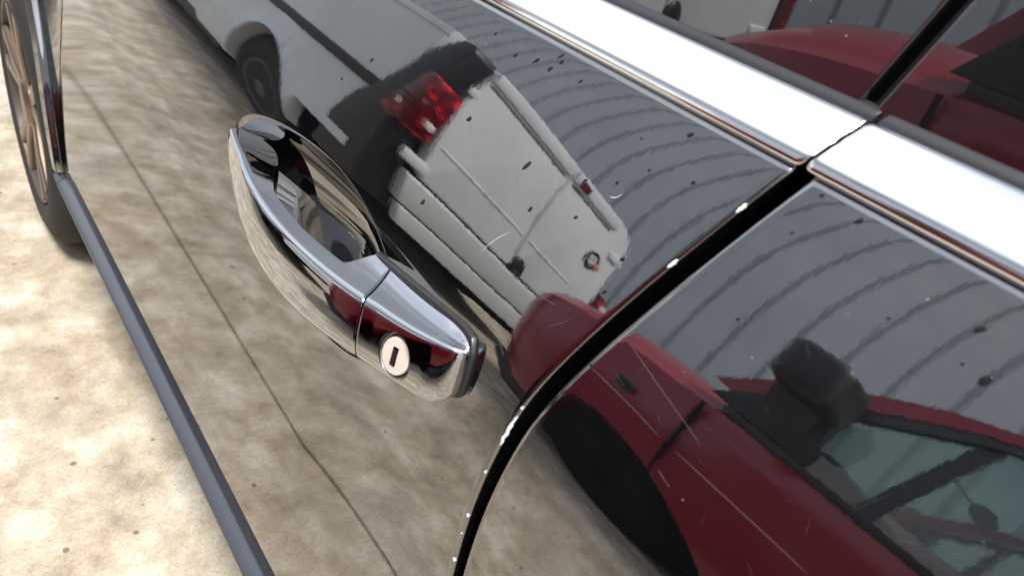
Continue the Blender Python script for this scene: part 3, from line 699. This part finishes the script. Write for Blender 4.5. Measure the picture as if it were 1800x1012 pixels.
for y, a, zb, zh, zc in zip(yq, *fs_):
    hw = Wd / 2 - a; cx = RX - Wd / 2; half = []
    for fx, z in ((.0, zb), (.93, zb), (.985, zb + .04), (1.0, zb + .35 * (zh - zb)), (.997, zb + .62 * (zh - zb)), (.985, zb + .74 * (zh - zb)), (.978, zb + .90 * (zh - zb)), (.955, zh - .005), (.90, zh + .25 * (zc - zh)), (.55, zh + .85 * (zc - zh)), (0, zc)):
        half.append((fx * hw, z))
    row = [(cx + x, y, z) for x, z in half] + [(cx - x, y, z) for x, z in half[-2:0:-1]]
    P.append(row)
body = grid('body', np.array(P), M['red'], red, closed_c=True, caps=True, angle=40)
RWY = .76
for yw in (RWY, -1.55):
    boolean(body, lathe('cutter', [(-.3, .315), (.12, .315)], RX, yw, .255, M['black'], None, 48))
    boolean(body, lathe('cutter', [(-.3, .315), (.12, .315)], RX - Wd + .18, yw, .255, M['black'], None, 48))
    small_wheel(red, RX - .16, yw, .262, 1, rim='black', tyre='black'); small_wheel(red, RX - Wd + .16, yw, .262, -1, rim='black', tyre='black')
    bevel_box('wheel_well', (RX - Wd + .32, yw - .31, .22), (RX - .30, yw + .31, .57), M['black'], red, .02)
bevel_box('underbody', (RX - 1.35, -2.2, .10), (RX - .22, 1.12, .24), M['black'], red, .02)
bevel_box('sill_cover', (RX - .05, -1.2, .10), (RX - .005, .42, .225), M['plastic'], red, .01)
prism('front_apron', [(1.02, .10), (1.29, .13), (1.33, .34), (1.28, .40), (1.09, .36)], RX - 1.4, RX - .10, M['plastic'], red, .02)
# greenhouse: pillars, roof, panes
def bar(name, pts, wy, wx_, material, parent):
    P = []
    for x, y, z in pts: P.append([(x - wx_, y - wy, z), (x + wx_, y - wy, z), (x + wx_, y + wy, z), (x - wx_, y + wy, z)])
    return grid(name, np.array(P), material, parent, closed_c=True, caps=True, angle=50)
xin = .17
for s in (1, -1):
    f = lambda x: (RX + x) if s > 0 else (RX - Wd - x)
    ap = [(f(-.06), .62, .84), (f(-.085), .50, 1.0), (f(-.125), .30, 1.21), (f(-xin), .04, 1.40)]
    bar('windscreen_pillar', ap, .034, .022, M['red'], red)
    bar('pillar_seal', [(x + .010 * s, y - .050, z - .012) for x, y, z in ap], .018, .016, M['plastic'], red)
    bar('roof_rail', [(f(-xin), .06, 1.39), (f(-xin - .01), -.5, 1.43), (f(-xin - .01), -1.3, 1.42), (f(-xin), -2.0, 1.36)], .03, .03, M['red'], red)
    bar('centre_pillar', [(f(-.04), -.52, .80), (f(-xin), -.58, 1.42)], .05, .02, M['plastic'], red)
    bar('rear_pillar', [(f(-.05), -2.0, .80), (f(-xin), -1.85, 1.40)], .12, .03, M['red'], red)
    bevel_box('belt_moulding', (f(-.045) - .012, -1.9, .775), (f(-.045) + .012, .60, .80), M['plastic'], red, .004)
    bar('quarter_bar', [(f(-.045), .30, .80), (f(-.125), .235, 1.20)], .016, .012, M['plastic'], red)
    obj('side_glass', [(f(-.042), .53, .795), (f(-.042), -1.9, .795), (f(-xin + .005), -1.8, 1.39), (f(-xin + .005), .03, 1.375), (f(-.11), .30, 1.165)], [(0, 1, 2, 3, 4)], M['tint'], red, False)
    # black wing mirror
    mh = bevel_box('wing_mirror', (f(.03) - .095, .41, .93), (f(.03) + .095, .54, 1.085), M['plastic'], red, .035, 4)
    prism('mirror_foot', [(.64, .80), (.42, .80), (.42, .95), (.50, .96)], f(-.055), f(-.025), M['plastic'], red, .004)
    bar('mirror_arm', [(f(-.05), .50, .86), (f(-.0), .49, .94)], .05, .02, M['plastic'], red)
xs0, xs1 = RX - Wd + xin, RX - xin
prism('roof', [(.06, 1.39), (-.05, 1.435), (-.7, 1.475), (-1.4, 1.45), (-2.0, 1.37), (-2.0, 1.34), (-1.4, 1.41), (-.7, 1.435), (.02, 1.38)], xs0, xs1, M['red'], red, 0)
obj('windscreen', [(RX - .07, .60, .85), (RX - Wd + .07, .60, .85), (xs0, .05, 1.39), (xs1, .05, 1.39)], [(0, 1, 2, 3)], M['tint'], red, False)
prism('dashboard', [(.58, .60), (.58, .86), (.40, .88), (.22, .80), (.20, .60)], RX - Wd + .10, RX - .10, M['interior'], red, .02)
for cx in (RX - .42, RX - 1.16):
    prism('seat', [(-.10, .55), (-.62, .50), (-.80, 1.08), (-.70, 1.10), (-.52, .70), (-.12, .70)], cx - .22, cx + .22, M['interior'], red, .03)
    bevel_box('head_rest', (cx - .12, -.80, 1.10), (cx + .12, -.71, 1.26), M['interior'], red, .03)
lathe('phone_mount', [(-.01, .035), (.01, .035)], RX - .60, .24, 1.10, M['interior'], red, 24)
bar('mount_arm', [(RX - .60, .24, 1.10), (RX - .58, .30, 1.13), (RX - .55, .36, 1.18)], .006, .006, M['interior'], red)
bevel_box('side_marker', (RX - .012, .755, .665), (RX + .004, .80, .685), M['plastic'], red, .004)
bevel_box('door_shut_line', (RX - .02, .622, .50), (RX + .0015, .628, .765), M['black'], red, 0)
bevel_box('headlamp', (RX - .46, 1.235, .53), (RX - .17, 1.31, .61), M['lampw'], red, .02, 3)
bevel_box('interior_floor', (RX - 1.45, -2.0, .30), (RX - .10, .60, .50), M['interior'], red, .01)
for o in red.children_recursive:            # stretch the upper body to its real height
    if o.type == 'MESH' and o.name.split('.')[0] not in ('wheel', 'rim', 'rim_slot', 'wheel_well'):
        z0 = wmat(o).translation.z
        for v in o.data.vertices:
            z = v.co.z + z0; v.co.z = z + .11 * float(sstep(.35, .80, z)) - z0
